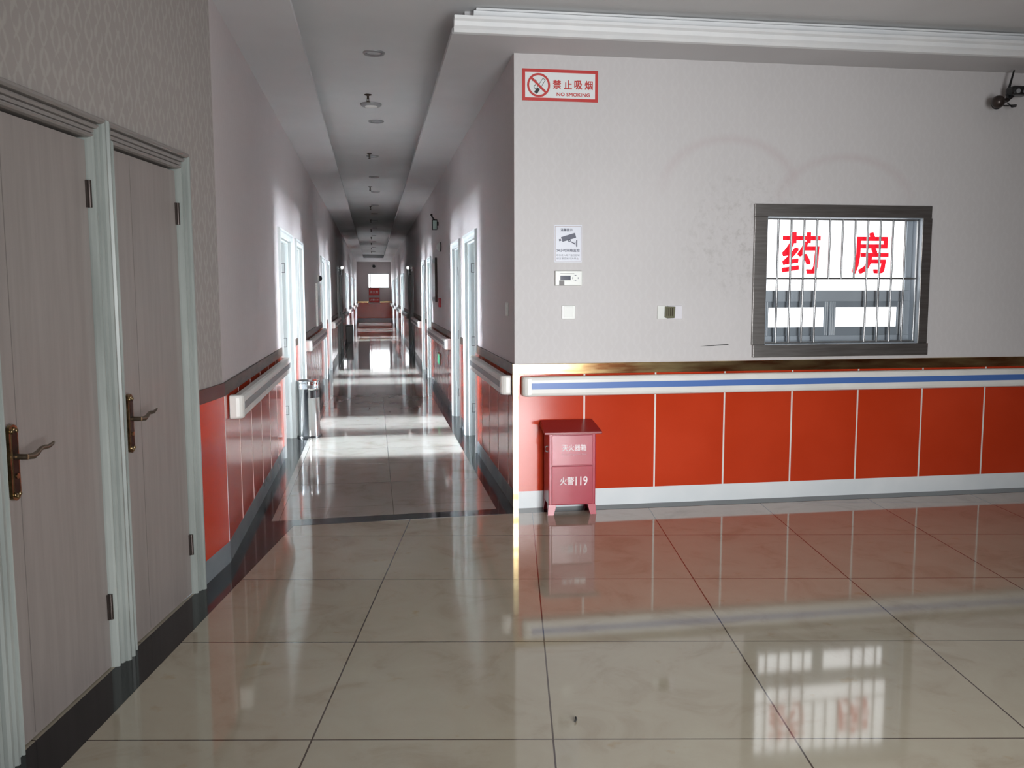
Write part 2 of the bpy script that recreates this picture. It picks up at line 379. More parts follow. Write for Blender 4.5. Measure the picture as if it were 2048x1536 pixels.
# ------------------------------------------------------------------ walls with openings, panelling, strip and skirting
def wall(name, w, x0, x1, openings, paper, label, joints=None, mitre=(0, 0), low_gaps=(), z1=ZC, jw=0.012, base_name=None, joint_off=0.0):
    """x in wall coordinates; openings (a, b, z0, z1)"""
    sgn = -1 if w == 'right' else 1
    T = 0.2
    mb = MB()
    def slab(a, b, za, zb, y0=0.0, y1=T, m=0, b_=mb, ma=0, mb2=0):
        p = [(sgn*a, y0), (sgn*b, y0), (sgn*(b-mb2), y1), (sgn*(a+ma), y1)]
        b_.hexa([(x, y, za) for x, y in p] + [(x, y, zb) for x, y in p], m)
    ops = sorted(openings); cur = x0
    for i, (a, b, za, zb) in enumerate(ops):
        slab(cur, a, 0, z1, ma=mitre[0] if cur == x0 else 0)
        if za > 0: slab(a, b, 0, za)
        if zb < z1: slab(a, b, zb, z1)
        cur = b
    slab(cur, x1, 0, z1, mb2=mitre[1], ma=mitre[0] if cur == x0 else 0)
    (ox, oy), a_ = FR[w]
    o = mb.build(name, paper, loc=(ox, oy, 0), rot=a_)
    tag(o, label, 'wall', kind='structure')
    gaps = sorted([(a, b) for a, b, za, zb in ops if za < 0.9] + list(low_gaps))
    runs = []; cur = x0
    for a, b in gaps:
        if a > cur: runs.append((cur, a))
        cur = max(cur, b)
    if cur < x1: runs.append((cur, x1))
    pn = MB(); st = MB(); bb = MB()
    for a, b in runs:
        slab(a, b, BASE, TRIM0, -0.008, 0, 0, pn)
        slab(a, b, TRIM0, TRIM1, -0.013, 0, 0, st)
        slab(a, b, 0.0012, BASE, -0.010, 0, 0, bb)
        if joints is not None:
            k = math.ceil((a-joint_off)/joints)
            while joint_off + k*joints < b:
                q = joint_off + k*joints
                if q-jw/2 > a and q+jw/2 < b: slab(q-jw/2, q+jw/2, BASE, TRIM0, -0.0095, -0.004, 1, pn)
                k += 1
    p = pn.build('wainscot', [M['orange'], M['joint']], o); p['label'] = 'glossy orange panelling with pale joints'
    p = st.build('capping_strip', M['brass' if w in ('front', 'end') else 'redstrip' if w == 'near' else 'brownstrip'], o, bevel=0.003); p['label'] = 'brass capping strip' if w in ('front', 'end') else 'dark brown capping strip'
    q = bb.build('baseboard_'+base_name, M['base' if w in ('front', 'end') else 'basedark'], loc=(ox, oy, 0), rot=a_)
    tag(q, ('pale' if w in ('front', 'end') else 'dark')+' grey tile skirting along the '+label.split(' wall')[0].replace('wallpapered ', '')+' wall', 'skirting', kind='structure')
    return o

WIN = (2.836, 4.062, 1.158, 2.086)
wf = wall('wall_front', 'front', XR, 8.0, [WIN], M['paper_front'], 'wallpapered front wall with orange panelling and the barred window', joints=0.529, joint_off=1.482-0.529, mitre=(0.2, 0), base_name='front')
cs = MB(); cs.box(XR-0.0135, XR+0.022, -0.0145, 0, 0, TRIM1); cs.box(XR-0.0135, XR, 0, 0.024, 0, TRIM1)
cs.build('corner_strip', M['brass'], wf)['label'] = 'brass strip up the outer corner'
cr_ = MB(); cr_.prism([(2.347, 1.150), (2.45, 1.151), (2.57, 1.157), (2.56, 1.163), (2.44, 1.157)], 'y', -0.0012, 0.001)
cr_.build('scratch', M['dirt'], wf)['label'] = 'dark scratch in the wallpaper'

# doorways: (near outer, far outer, open)
RD = [(8.31, 9.46, True), (9.90, 10.95, True), (14.90, 15.95, True), (16.65, 17.70, True), (21.5, 22.55, False), (23.2, 24.25, False)]
LD = [(8.33, 9.60, True), (10.08, 11.05, True), (14.90, 16.00, True), (16.80, 17.85, True), (21.5, 22.55, False), (23.2, 24.25, False)]
for y0 in (28.3, 34.9, 41.4):
    for L in (RD, LD): L += [(y0, y0+1.05, True), (y0+1.7, y0+2.75, True)]
CW = 0.085; DH = 2.06
def ops(L): return [(a+CW-0.02, b-CW+0.02, 0.0, DH+0.02) for a, b, o in L]
wall('wall_right', 'right', D, YE, ops(RD), M['paper'], 'wallpapered right corridor wall with a row of doorways', joints=0.53, mitre=(0.2, 0), jw=0.0045, base_name='right',
     low_gaps=[(a, b) for a, b, o in RD])
wall('wall_left', 'left', 5.13, YE, ops(LD), M['paper'], 'wallpapered left corridor wall with a row of doorways', joints=0.53, joint_off=5.13, jw=0.0045, base_name='left',
     low_gaps=[(a, b) for a, b, o in LD])
ND = [(2.140, 2.996), (3.004, 3.864), (3.876, 4.757)]     # the closed doors of the near wall
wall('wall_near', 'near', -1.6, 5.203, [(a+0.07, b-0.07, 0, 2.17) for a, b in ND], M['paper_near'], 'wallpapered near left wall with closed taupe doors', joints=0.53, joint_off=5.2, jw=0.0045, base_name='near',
     low_gaps=[(a, b) for a, b in ND])
EW = (-0.22, 0.83, 1.79, 2.50)
wall('wall_end', 'end', XL, XR, [EW], M['paper'], 'wallpapered end wall closing the corridor under a bright window', base_name='end')
# lobby enclosure behind and to the right of the photographer, with the entrance opening
bw = MB()
bw.box(-2.3, 0.90, -1.2, -1.0, 0, ZC); bw.box(2.6, 8.2, -1.2, -1.0, 0, ZC); bw.box(0.90, 2.6, -1.2, -1.0, 2.45, ZC)
tag(bw.build('wall_back', M['paper']), 'lobby wall behind with the glass entrance opening', 'wall', kind='structure')
sw = MB(); sw.box(8.0, 8.2, -1.5, D+0.2, 0, ZC)
tag(sw.build('wall_lobby_side', M['paper']), 'far right side wall of the lobby', 'wall', kind='structure')

# ------------------------------------------------------------------ ceilings
cb = MB(); cb.box(-3.2, 8.2, -1.7, YE+0.2, ZC, ZC+0.1)
tag(cb.build('ceiling', M['ceil']), 'upper plaster ceiling over the lobby and down the tray of the corridor', 'ceiling', kind='structure')
TY = 43.2
sf = MB()
sf.prism([(-2.3, -1.5), (SL, -1.5), (SL, TY), (XL-0.02, TY), (XL-0.02, 5.2), nr(5.2, -0.1), nr(-1.6, -0.1)], 'z', ZS, ZS+0.035)
sf.box(-1.0, SL-0.09, -1.5, TY, ZS+0.035, ZC)
tag(sf.build('ceiling_soffit_left', M['soffit']), 'lowered ceiling strip along the left wall', 'ceiling', kind='structure')
sf = MB()
FY = 5.715
sf.prism([(SR, FY), (8.0, FY), (8.0, D+0.02), (XR+0.02, D+0.02), (XR+0.02, TY), (SR, TY)], 'z', ZS, ZS+0.035)
sf.prism([(SR+0.09, FY+0.09), (8.0, FY+0.09), (8.0, D), (XR, D), (XR, TY), (SR+0.09, TY)], 'z', ZS+0.035, ZC)
tag(sf.build('ceiling_soffit_right', M['soffit']), 'lowered ceiling strip along the front wall and right corridor wall', 'ceiling', kind='structure')
sf = MB(); sf.box(XL, XR, TY, YE, ZS, ZS+0.035); sf.box(XL, XR, TY+0.09, YE, ZS+0.035, ZC)
tag(sf.build('ceiling_soffit_end', M['soffit']), 'lowered ceiling at the far end of the corridor', 'ceiling', kind='structure')
co = MB()
prof = [(FY, ZS-0.001), (FY-0.03, ZS+0.002), (FY-0.045, ZS+0.02), (FY-0.062, ZS+0.035), (FY-0.068, ZS+0.06), (FY-0.085, ZS+0.072), (FY-0.085, ZS+0.09), (FY, ZS+0.09)]
co.prism(prof, 'x', 0.530, 8.0)
prof2 = [(FY+0.09, ZS+0.09), (FY+0.02, ZS+0.09), (FY+0.012, ZS+0.11), (FY-0.005, ZS+0.135), (FY-0.005, ZS+0.145), (FY+0.09, ZS+0.145)]
co.prism(prof2, 'x', 0.66, 8.0)
co.prism([(FY+0.09, ZS+0.148), (FY-0.01, ZS+0.148), (FY-0.018, ZS+0.158), (FY+0.09, ZS+0.160)], 'x', 0.675, 8.0)
tag(co.build('trim_1', M['cornice']), 'white stepped plaster cornice above the front wall', 'cornice', kind='structure')

# ------------------------------------------------------------------ closed doors of the near wall
def casing(mb, a, b, h, prof, m_side=0, m_top=1):
    """moulded door casing swept round three sides; prof = (outward offset, depth)"""
    for (o1, d1), (o2, d2) in zip(prof[:-1], prof[1:]):
        def P(o, d): return [(a-o, -d, 0.0), (a-o, -d, h+o), (b+o, -d, h+o), (b+o, -d, 0.0)]
        p, q = P(o1, d1), P(o2, d2)
        for k in range(3):
            mb.add([p[k], p[k+1], q[k+1], q[k]], [(0, 1, 2, 3)], m_top if k == 1 else m_side)
PROF = [(0, -0.12), (0, -0.006), (0.003, 0.010), (0.010, 0.016), (0.015, 0.015), (0.017, 0.001), (0.020, 0.001), (0.022, 0.009), (0.033, 0.009), (0.035, -0.001), (0.038, -0.001), (0.040, 0.014),
        (0.050, 0.019), (0.055, 0.017), (0.057, 0.003), (0.060, 0.003), (0.062, 0.026), (0.070, 0.034), (0.080, 0.034), (0.085, 0.024), (0.088, 0.0)]
def lever_handle(parent, x, z, flip=1):
    pl = MB()
    pts = []
    for k in range(24):
        a = 2*math.pi*k/24; pts.append((0.026*math.cos(a)*(1 if abs(math.sin(a)) < 0.9 else 0.9), (0.105 if math.sin(a) > 0 else -0.105)+0.022*math.sin(a)))
    pl.prism([(x+p[0], z+p[1]) for p in pts], 'y', -0.012, 0.0)
    for sg in (1, -1):
        for k in (-1, 0, 1): pl.ball((x+k*0.013, -0.013, z+sg*(0.112-abs(k)*0.006)), 0.008, n=10)
    h = pl.build('handle', M['bronze'], parent, bevel=0.003); h['label'] = 'ornate bronze lever handle on a long backplate'
    fc = MB(); fc.prism([(x+p[0]*0.62, z+p[1]*0.86) for p in pts], 'y', -0.0145, -0.011)
    fc.build('backplate_face', M['darkbronze'], h)
    lv = MB(); lv.tube([(x, -0.012, z+0.02), (x, -0.055, z+0.02)], 0.010)
    q = [(x, -0.052, z+0.02), (x+0.03, -0.058, z+0.018), (x+0.055, -0.058, z+0.024), (x+0.08, -0.056, z+0.034), (x+0.105, -0.056, z+0.034), (x+0.13, -0.056, z+0.032), (x+0.155, -0.056, z+0.038), (x+0.165, -0.056, z+0.042)]
    lv.tube(q, [0.010, 0.011, 0.009, 0.007, 0.0085, 0.0075, 0.006, 0.004])
    lv.build('lever', M['oldbronze'], h)
    ky = MB(); ky.lathe([(0.009, -0.020), (0.008, -0.014)], (x, 0, z-0.045), 14, 'y'); ky.build('lock_cylinder', M['bronze'], h)
for i, (a, b) in enumerate(ND):
    lab = ['closed taupe door at the very edge, beside the door nearest the camera', 'closed taupe door nearest the camera with bronze lever handle', 'closed taupe door beside the orange panel and corridor corner'][i]
    d = empty('door_%d' % (i+1), wl('near', 0), wr('near'), label=lab, cat='door', kind='structure')
    la, lb = a+0.088, b-0.088
    c = MB(); casing(c, la, lb, 2.152, PROF)
    c.build('door_frame', [M['greywhite'], M['lintel']], d)['label'] = 'moulded pale frame with taupe head'
    lf = MB(); lf.box(la+0.003, lb-0.004, 0.014, 0.055, 0.006, 2.141)
    gx = la+0.198 if i == 2 else la+0.107
    lf.box(gx-0.0022, gx+0.0022, 0.0135, 0.016, 0.02, 2.13, 1)
    l = lf.build('leaf', [M['leaf'], M['groove']], d)
    lever_handle(l, la+0.042, 0.99)
    for z in (0.262, 1.935):
        hg = MB(); hg.tube([(lb-0.004, 0.004, z-0.053), (lb-0.004, 0.004, z+0.053)], 0.009, 10); hg.box(lb-0.018, lb-0.004, 0.006, 0.0138, z-0.053, z+0.053)
        hg.build('hinge', M['hinge'], d)
    bk = MB(); bk.box(la-0.01, lb+0.01, 0.058, 0.2, 0, 2.155)
    bk.build('backing', M['groove'], d)

# ------------------------------------------------------------------ corridor doorways and the wards behind them
ORD = ['first', 'second', 'third', 'fourth', 'fifth', 'sixth', 'seventh', 'eighth', 'ninth', 'tenth', 'eleventh', 'twelfth']
PROF2 = [(0, -0.20), (0, -0.05), (-0.012, -0.05), (-0.012, -0.025), (0, -0.02), (0, 0.012), (0.010, 0.020), (0.03, 0.016), (0.05, 0.016), (0.062, 0.026), (0.078, 0.026), (0.085, 0.0)]
dn = 4
wn = 3
def doorway(w, i, a, b, is_open, n):
    sgn = -1 if w == 'right' else 1
    la, lb = a+CW, b-CW
    d = empty('door_%d' % n, wl(w, 0), wr(w), cat='door', kind='structure',
              label='%s %s doorway from the lobby on the %s corridor wall' % (ORD[i], 'open white-framed' if is_open else 'closed dark', w))
    xa, xb = sorted((sgn*la, sgn*lb))
    c = MB(); casing(c, xa, xb, DH, PROF2, 0, 0)
    c.build('door_frame', [M['white']], d)
    far = sgn*lb; dirn = -1 if far > (xa+xb)/2 else 1   # far jamb carries the hinges
    lf = MB()
    if is_open:
        x0, x1 = sorted((far+dirn*0.006, far+dirn*0.046))
        lf.box(x0, x1, 0.21, 0.21+(xb-xa)-0.03, 0.008, DH-0.01)
    else:
        lf.box(xa+0.004, xb-0.004, 0.052, 0.092, 0.008, DH-0.006)
    l = lf.build('leaf', M['leafwhite'] if is_open else M['leaf'], d)
    hm = MB()
    if is_open:
        hx = far+dirn*0.046
        yb = 0.21+(xb-xa)-0.09
        hm.box(min(hx, hx+dirn*0.008), max(hx, hx+dirn*0.008), yb-0.02, yb+0.02, 0.93, 1.13)
        hm.tube([(hx+dirn*0.008, yb, 1.05), (hx+dirn*0.05, yb, 1.05), (hx+dirn*0.052, yb-0.12, 1.05)], 0.009)
    else:
        hx = (xa+0.06) if dirn < 0 else (xb-0.06)
        hm.box(hx-0.02, hx+0.02, 0.044, 0.052, 0.93, 1.13); hm.tube([(hx, 0.046, 1.05), (hx, 0.005, 1.05), (hx+(0.12 if dirn < 0 else -0.12), 0.003, 1.05)], 0.009)
    hm.build('handle', M['steelhinge'], l)
    for z in (0.30, 1.02, 1.80):
        hg = MB(); e0 = far+dirn*0.0125
        for (y0, y1, z0, z1) in ((0.055, 0.062, z-0.05, z+0.05), (0.090, 0.097, z-0.05, z+0.05), (0.062, 0.09, z+0.043, z+0.05), (0.062, 0.09, z-0.05, z-0.043)):
            e1 = far+dirn*0.0025
            hg.box(min(far, e1), max(far, e1), y0, y1, z0, z1)
        if is_open and i < 4: hg.build('hinge', M['steelhinge'], d)
def ward(w, i, y0, y1, da, db, n):
    """one ward room: shell plus its bright window"""
    sg = 1 if w == 'right' else -1
    xi = (XR if w == 'right' else XL); xo = xi + sg*3.9; xw = xi+sg*0.2
    mb = MB(); t = 0.05
    x0, x1 = sorted((xw, xo))
    mb.box(x0, x1, y0, y0+t, 0, 2.9); mb.box(x0, x1, y1-t, y1, 0, 2.9); mb.box(x0, x1, y0, y1, 2.9, 2.95)
    fx0, fx1 = sorted((xi, xo)); 
    mb.box(x0, x1, y0, y1, -0.04, 0, 1)
    tx0, tx1 = sorted((xi, xw)); mb.box(tx0, tx1, da-0.02, db+0.02, -0.04, 0.0, 2)
    oa, ob = sorted((xo, xo+sg*t))
    dc = (da+db)/2; wa, wb = dc-0.55, dc+0.55; za, zb = 0.9, 2.85
    mb.box(oa, ob, y0, y1, 0, za); mb.box(oa, ob, y0, y1, zb, 2.95); mb.box(oa, ob, y0, wa, za, zb); mb.box(oa, ob, wb, y1, za, zb)
    tag(mb.build('wall_ward', [M['roomwall'], M['roomfloor'], M['black']]), 'ward room behind the %s doorway on the %s' % (ORD[i], w), 'room', kind='structure')
    wd = empty('window_%d' % n, (xo, (wa+wb)/2, za), 0, label='ward window behind the %s doorway on the %s' % (ORD[i], w), cat='window', kind='structure')
    h = (wb-wa)/2; f = MB(); hh = zb-za
    xa, xb = sorted((-sg*0.03, sg*0.03))
    for q in (-h+0.03, 0, h-0.03): f.box(xa, xb, q-0.03, q+0.03, 0, hh)
    for q in (0.03, hh*0.68, hh-0.03): f.box(xa, xb, -h, h, q-0.03, q+0.03)
    f.build('window_frame', M['white'], wd)
    p = MB(); p.box(min(sg*0.031, sg*0.036), max(sg*0.031, sg*0.036), -h, h, 0, hh); p.build('pane', M['sky'], wd)
for w, L in (('right', RD), ('left', LD)):
    for i, (a, b, o) in enumerate(L):
        doorway(w, i, a, b, o, dn); dn += 1
        if o:
            k = i//2*2; mid = (L[k][1]+L[k+1][0])/2
            lo, hi = (mid-2.9, mid) if i % 2 == 0 else (mid, mid+2.9)
            ward(w, i, lo, hi, a+CW, b-CW, wn); wn += 1

# ------------------------------------------------------------------ dispensary window
wd = empty('window_1', wl('front', 0), 0, label='barred dispensary window in the front wall with lit red characters', cat='window', kind='structure')
f = MB()
f.box(2.735, 4.135, -0.022, 0.0, WIN[3], 2.176); f.box(2.737, WIN[0], -0.022, 0.0, 1.155, WIN[3]); f.box(WIN[1], 4.140, -0.022, 0.0, 1.155, WIN[3])
f.box(2.745, 4.145, -0.030, 0.0, 1.064, 1.155)
f.build('window_frame', M['steel'], wd, bevel=0.003)['label'] = 'wide brushed steel casing'
lin = MB(); lin.box(2.83, 2.838, -0.02, 0.1, 1.155, 2.09); lin.box(4.060, 4.068, -0.02, 0.1, 1.155, 2.09); lin.box(2.83, 4.068, -0.02, 0.1, 2.084, 2.092); lin.box(2.83, 4.068, -0.02, 0.1, 1.150, 1.160)
lin.build('reveal_lining', M['alu'], wd)
g = MB()
gy = 0.025
for (x0, x1, z0, z1) in ((2.838, 4.06, 2.066, 2.080), (2.838, 4.06, 1.634, 1.646), (2.838, 4.06, 1.162, 1.174), (4.046, 4.058, 1.162, 2.08), (2.840, 2.848, 1.162, 2.08)):
    g.box(x0, x1, gy-0.006, gy+0.006, z0, z1)
gr = g.build('security_grille', M['gbar'], wd, bevel=0.002)
for k in range(11):
    x = 2.940 + k*0.1013
    z0 = 1.640 if k in (4, 5, 6) else 1.168
    b = MB(); b.tube([(x, gy, z0), (x, gy, 2.072)], 0.0085, 10); b.build('bar', M['gbar'], gr)
yf = 0.095
s_ = MB()
s_.box(2.838, 4.06, yf, yf+0.04, 1.470, 1.552); s_.box(2.838, 4.06, yf, yf+0.04, 1.160, 1.212); s_.box(2.838, 4.06, yf, yf+0.04, 2.072, 2.084)
for za_, zb_ in ((1.212, 1.470), (1.552, 2.072)): s_.box(2.838, 2.866, yf, yf+0.04, za_, zb_); s_.box(4.010, 4.06, yf, yf+0.04, za_, zb_)
s_.build('sliding_frame', M['alu'], wd, bevel=0.002)
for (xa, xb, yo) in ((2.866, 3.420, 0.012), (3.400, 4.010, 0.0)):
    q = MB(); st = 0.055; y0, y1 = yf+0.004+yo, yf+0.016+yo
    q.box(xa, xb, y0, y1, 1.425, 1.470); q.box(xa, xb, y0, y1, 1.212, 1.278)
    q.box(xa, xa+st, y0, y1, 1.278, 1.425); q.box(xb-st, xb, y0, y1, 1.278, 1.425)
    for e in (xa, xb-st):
        for k in (0.012, 0.028, 0.044): q.box(e+k-0.004, e+k+0.003, y0-0.007, y0, 1.215, 1.468, 1)  # thin strips in the paler tone paint the bright lines along the stiles
    sh = q.build('sash', [M['alushade'], M['alulit']], wd)
    p = MB(); p.box(xa+st, xb-st, y0+0.006, y0+0.009, 1.278, 1.425); p.build('pane', M['sheet'], sh)
p = MB(); p.box(2.866, 4.010, yf+0.010, yf+0.014, 1.552, 2.072)
sp = p.build('lit_sheet', M['sheet'], wd); sp['label'] = 'bright frosted sheet with red characters'
for ch, x0, x1, z0, z1 in (('药', 3.018, 3.312, 1.682, 1.978), ('房', 3.580, 3.868, 1.682, 1.982)):
    t = MB(); text_mb(t, ch, x0, x1, z0, z1, yf+0.010, bold=0.0, shift=0.0055); t.build('lettering', M['redletter'], sp)

pb_ = MB(); pb_.box(2.7, 4.3, D+0.201, D+0.24, 0.9, 2.3); tag(pb_.build('wall_dispensary', M['roomwall']), 'dispensary wall lining behind the barred window', 'wall', kind='structure')
# end window with its sky
wd = empty('window_2', wl('end', 0), 0, label='small bright window high in the end wall', cat='window', kind='structure')
f = MB(); x0, x1, z0, z1 = EW
for q in ((x0-0.04, x1+0.04, z1, z1+0.05), (x0-0.04, x1+0.04, z0-0.05, z0), (x0-0.05, x0, z0-0.05, z1+0.05), (x1, x1+0.05, z0-0.05, z1+0.05), (x0+0.06, x0+0.11, z0, z1)): f.box(q[0], q[1], -0.03, 0.05, q[2], q[3])
f.build('window_frame', M['white'], wd)
p = MB(); p.box(x0, x1, 0.06, 0.065, z0, z1); p.build('pane', M['skyend'], wd)

# ------------------------------------------------------------------ handrails
def handrail(w, a, b, label, stripe, caps=(True, True)):
    sgn = -1 if w == 'right' else 1
    x0, x1 = sorted((sgn*a, sgn*b))
    n = empty('handrail', wl(w, 0), wr(w), label=label, cat='handrail', group='wall handrails')
    (ox, oy), an = FR[w]
    n.location = (*wl(w, sgn*x0 if w == 'right' else x0)[:2], 0)
    L = x1-x0; e = 0.062
    pr = [(-0.040, 0.815), (-0.074, 0.815), (-0.086, 0.822), (-0.0915, 0.838), (-0.0925, 0.872), (-0.0925, 0.900), (-0.0915, 0.930), (-0.086, 0.946), (-0.074, 0.953), (-0.040, 0.953)]
    c0 = e if caps[0] else 0; c1 = L-(e if caps[1] else 0)
    rb = MB(); rb.prism(pr, 'x', c0, c1, smooth=False); rb.build('rail', M['pvc'], n)
    sb = MB(); sb.box(c0, c1, -0.0945, -0.091, 0.867, 0.910); sb.build('stripe', stripe, n)['label'] = 'blue stripe' if stripe is M['blue'] else 'grey stripe'
    for k, sg in ((0, 1), (1, -1)):
        if not caps[k]: continue
        pts = [(0.0, -0.016), (0.0, -0.052), (0.006, -0.070), (0.018, -0.084), (0.036, -0.0915), (e, -0.0925), (e, -0.016)]
        ex = 0 if k == 0 else L
        cb = MB()
        lay = [(0.815, 0.010), (0.821, 0.003), (0.830, 0), (0.938, 0), (0.947, 0.003), (0.953, 0.010)]
        cx, cy = 0.045, -0.04
        vs = []
        for z, ins in lay:
            for (px, py) in pts:
                qx = px + (ins if px < cx else 0); qy = py + (ins if py < cy else 0)
                vs.append((ex+sg*qx, qy, z))
        m = len(pts); fs = [(j*m+i, j*m+(i+1) % m, (j+1)*m+(i+1) % m, (j+1)*m+i) for j in range(len(lay)-1) for i in range(m)]
        fs += [tuple(range(m))[::-1], tuple(range((len(lay)-1)*m, len(lay)*m))]
        cb.add(vs, fs); cb.build('end_cap', M['pvc'], n)
    k = 0.25
    while k < L-0.1:
        bk = MB(); bk.box(k-0.03, k+0.03, -0.042, -0.0085, 0.85, 0.91); bk.build('bracket', M['bracket'], n); k += 1.1
    return n
handrail('front', 1.022, 7.9, 'long white handrail with a blue stripe on the front wall', M['blue'])
handrail('left', 5.25, 8.27, 'white handrail on the left corridor wall nearest the lobby', M['greystripe'])
handrail('right', 6.16, 8.25, 'white handrail on the right corridor wall nearest the lobby', M['greystripe'])
segs = [(11.13, 14.82), (17.95, 21.4), (24.35, 28.2), (31.15, 34.8), (37.75, 41.3), (44.25, 48.2)]
for i, (a, b) in enumerate(segs):
    for w in ('left', 'right'):
        handrail(w, a, b, '%s white handrail from the lobby along the %s corridor wall' % (ORD[i+1], w), M['greystripe'])

# ------------------------------------------------------------------ fire extinguisher box
fb = empty('fire_extinguisher_box', (1.343, 5.865, 0.0), math.radians(-1.5), label='dark red metal fire extinguisher box standing against the orange panels', cat='fire box')
hw, dp = 0.166, 0.205
b = MB()
b.box(-hw, hw, 0.0, dp, 0.070, 0.585)
bx = b.build('body', M['firebox'], fb, bevel=0.006)
for sx in (-1, 1):
    for sy in (0, 1):
        lg = MB(); x0 = sx*hw; y0 = 0.0 if sy == 0 else dp; yd = 1 if sy == 0 else -1
        top = [(x0, y0), (x0-sx*0.055, y0), (x0-sx*0.055, y0+yd*0.05), (x0, y0+yd*0.05)]
        bot = [(x0+sx*0.006, y0-yd*0.004), (x0-sx*0.036, y0-yd*0.004), (x0-sx*0.036, y0+yd*0.03), (x0+sx*0.006, y0+yd*0.03)]
        lg.hexa([(x, y, 0.0) for x, y in bot]+[(x, y, 0.072) for x, y in top]); lg.build('foot', M['firebox'], fb)
ld = MB()
ld.hexa([(-hw-0.036, -0.040, 0.572), (hw+0.036, -0.040, 0.572), (hw+0.030, dp+0.012, 0.600), (-hw-0.030, dp+0.012, 0.600),
         (-hw-0.036, -0.040, 0.590), (hw+0.036, -0.040, 0.590), (hw+0.022, dp+0.012, 0.640), (-hw-0.022, dp+0.012, 0.640)])
ld.build('lid', M['firelid'], fb, bevel=0.004)['label'] = 'sloping darker lid'
def tilt(o, deg, z0):
    a = math.radians(deg); o.rotation_euler.x = a; o.location = (0, z0*math.sin(a), z0*(1-math.cos(a)))
up = MB(); up.box(-hw+0.022, hw-0.022, -0.007, 0.014, 0.352, 0.562)
u = up.build('upper_panel', M['firebox'], fb, bevel=0.003); tilt(u, -1.5, 0.562)
t = MB(); text_mb(t, '灭火器箱', -0.073, 0.097, 0.452, 0.497, -0.0072, shift=0.0007); t.build('lettering', M['letter_pink'], u)
t = MB(); text_mb(t, 'Fire Extinguisher Box', -0.073, 0.097, 0.418, 0.436, -0.0072, bold=0.0); t.build('lettering', M['letter_faded'], u)
lp = MB(); lp.box(-hw+0.022, hw-0.022, -0.006, 0.014, 0.076, 0.346)
l = lp.build('front_flap', M['firebox'], fb, bevel=0.003); tilt(l, 1.6, 0.076)
t = MB(); text_mb(t, '火警', -0.088, 0.010, 0.215, 0.270, -0.0072, shift=0.0007); t.build('lettering', M['letter_pink'], l)
t = MB(); text_mb(t, '119', 0.022, 0.105, 0.210, 0.272, -0.0072, shift=0.0009); t.build('lettering', M['letter_pink'], l)
hd = MB(); hd.tube([(-hw, 0.05, 0.44), (-hw-0.014, 0.05, 0.445), (-hw-0.016, 0.05, 0.475), (-hw, 0.05, 0.48)], 0.005); hd.build('catch', M['bracket'], fb)

# ------------------------------------------------------------------ ash bin and far bin
tb = empty('ash_bin', (-0.705, 9.58, 0.0), 0, label='polished steel cylindrical ash bin standing by the left doorways', cat='bin')
b = MB(); b.lathe([(0.118, 0.022), (0.118, 0.52), (0.121, 0.522), (0.121, 0.536), (0.118, 0.538), (0.118, 0.585)], n=40); b.build('body', M['chrome'], tb)
b = MB(); b.lathe([(0.126, 0.0), (0.126, 0.018), (0.119, 0.023)], n=40); b.build('base_ring', M['blackplastic'], tb)['label'] = 'black base ring'
b = MB(); b.lathe([(0.121, 0.584), (0.124, 0.600), (0.121, 0.612), (0.100, 0.612), (0.095, 0.596), (0.001, 0.594)], n=40); b.build('ash_tray', M['chrome'], tb)
op = MB(); vs = []; n = 14
for zz in (0.43, 0.51):
    for k in range(n+1):
        a = math.radians(-88 + 72*k/n); vs.append((0.1195*math.cos(a), 0.1195*math.sin(a), zz))
op.add(vs, [(k, k+1, n+2+k, n+1+k) for k in range(n)], 0, True); op.build('opening', M['blackplastic'], tb)['label'] = 'black waste slot'
nb = empty('waste_bin', (-0.735, 27.55, 0.0), 0, label='dark brown waste bin far down the left corridor wall', cat='bin')
b = MB(); b.hexa([(-0.10, -0.10, 0), (0.10, -0.10, 0), (0.10, 0.10, 0), (-0.10, 0.10, 0), (-0.11, -0.12, 0.50), (0.11, -0.12, 0.50), (0.11, 0.12, 0.50), (-0.11, 0.12, 0.50)]); b.build('body', M['browncan'], nb, bevel=0.01)
b = MB(); b.box(-0.112, 0.112, -0.125, 0.125, 0.50, 0.55); b.build('lid', M['browncan'], nb, bevel=0.012)

# ------------------------------------------------------------------ things on the front wall
def board(mb, x0, x1, z0, z1, y0, y1, m=0): mb.box(x0, x1, y0, y1, z0, z1, m)
e = on('front', 'no_smoking_sign', 0, 0, 'white no smoking sign with a red border high on the front wall', 'sign')
b = MB(); b.box(1.034, 1.566, -0.006, 0, 2.853, 3.065); pb = b.build('sign_board', M['sign_white'], e)
b = MB(); y = -0.0085
for q in ((1.034, 1.566, 3.044, 3.065), (1.034, 1.566, 2.853, 2.874), (1.034, 1.054, 2.874, 3.044), (1.546, 1.566, 2.874, 3.044)): b.box(q[0], q[1], y, -0.005, q[2], q[3])
b.build('border', M['sign_red'], e)['label'] = 'red border'
cx, cz = 1.148, 2.957
cg = MB(); ang = math.radians(58); ca, sa = math.cos(ang), math.sin(ang)
def rp(l, t): return (cx+0.010+l*ca-t*sa, cz-0.004+l*sa+t*ca)
cg.prism([rp(-0.058, -0.012), rp(-0.058, 0.012), rp(-0.02, 0.012), rp(-0.02, -0.012)], 'y', -0.0075, -0.006)
for (l0, l1, t0_, t1_) in ((-0.02, 0.055, 0.009, 0.012), (-0.02, 0.055, -0.012, -0.009), (0.052, 0.055, -0.012, 0.012)):
    cg.prism([rp(l0, t0_), rp(l0, t1_), rp(l1, t1_), rp(l1, t0_)], 'y', -0.0075, -0.006)
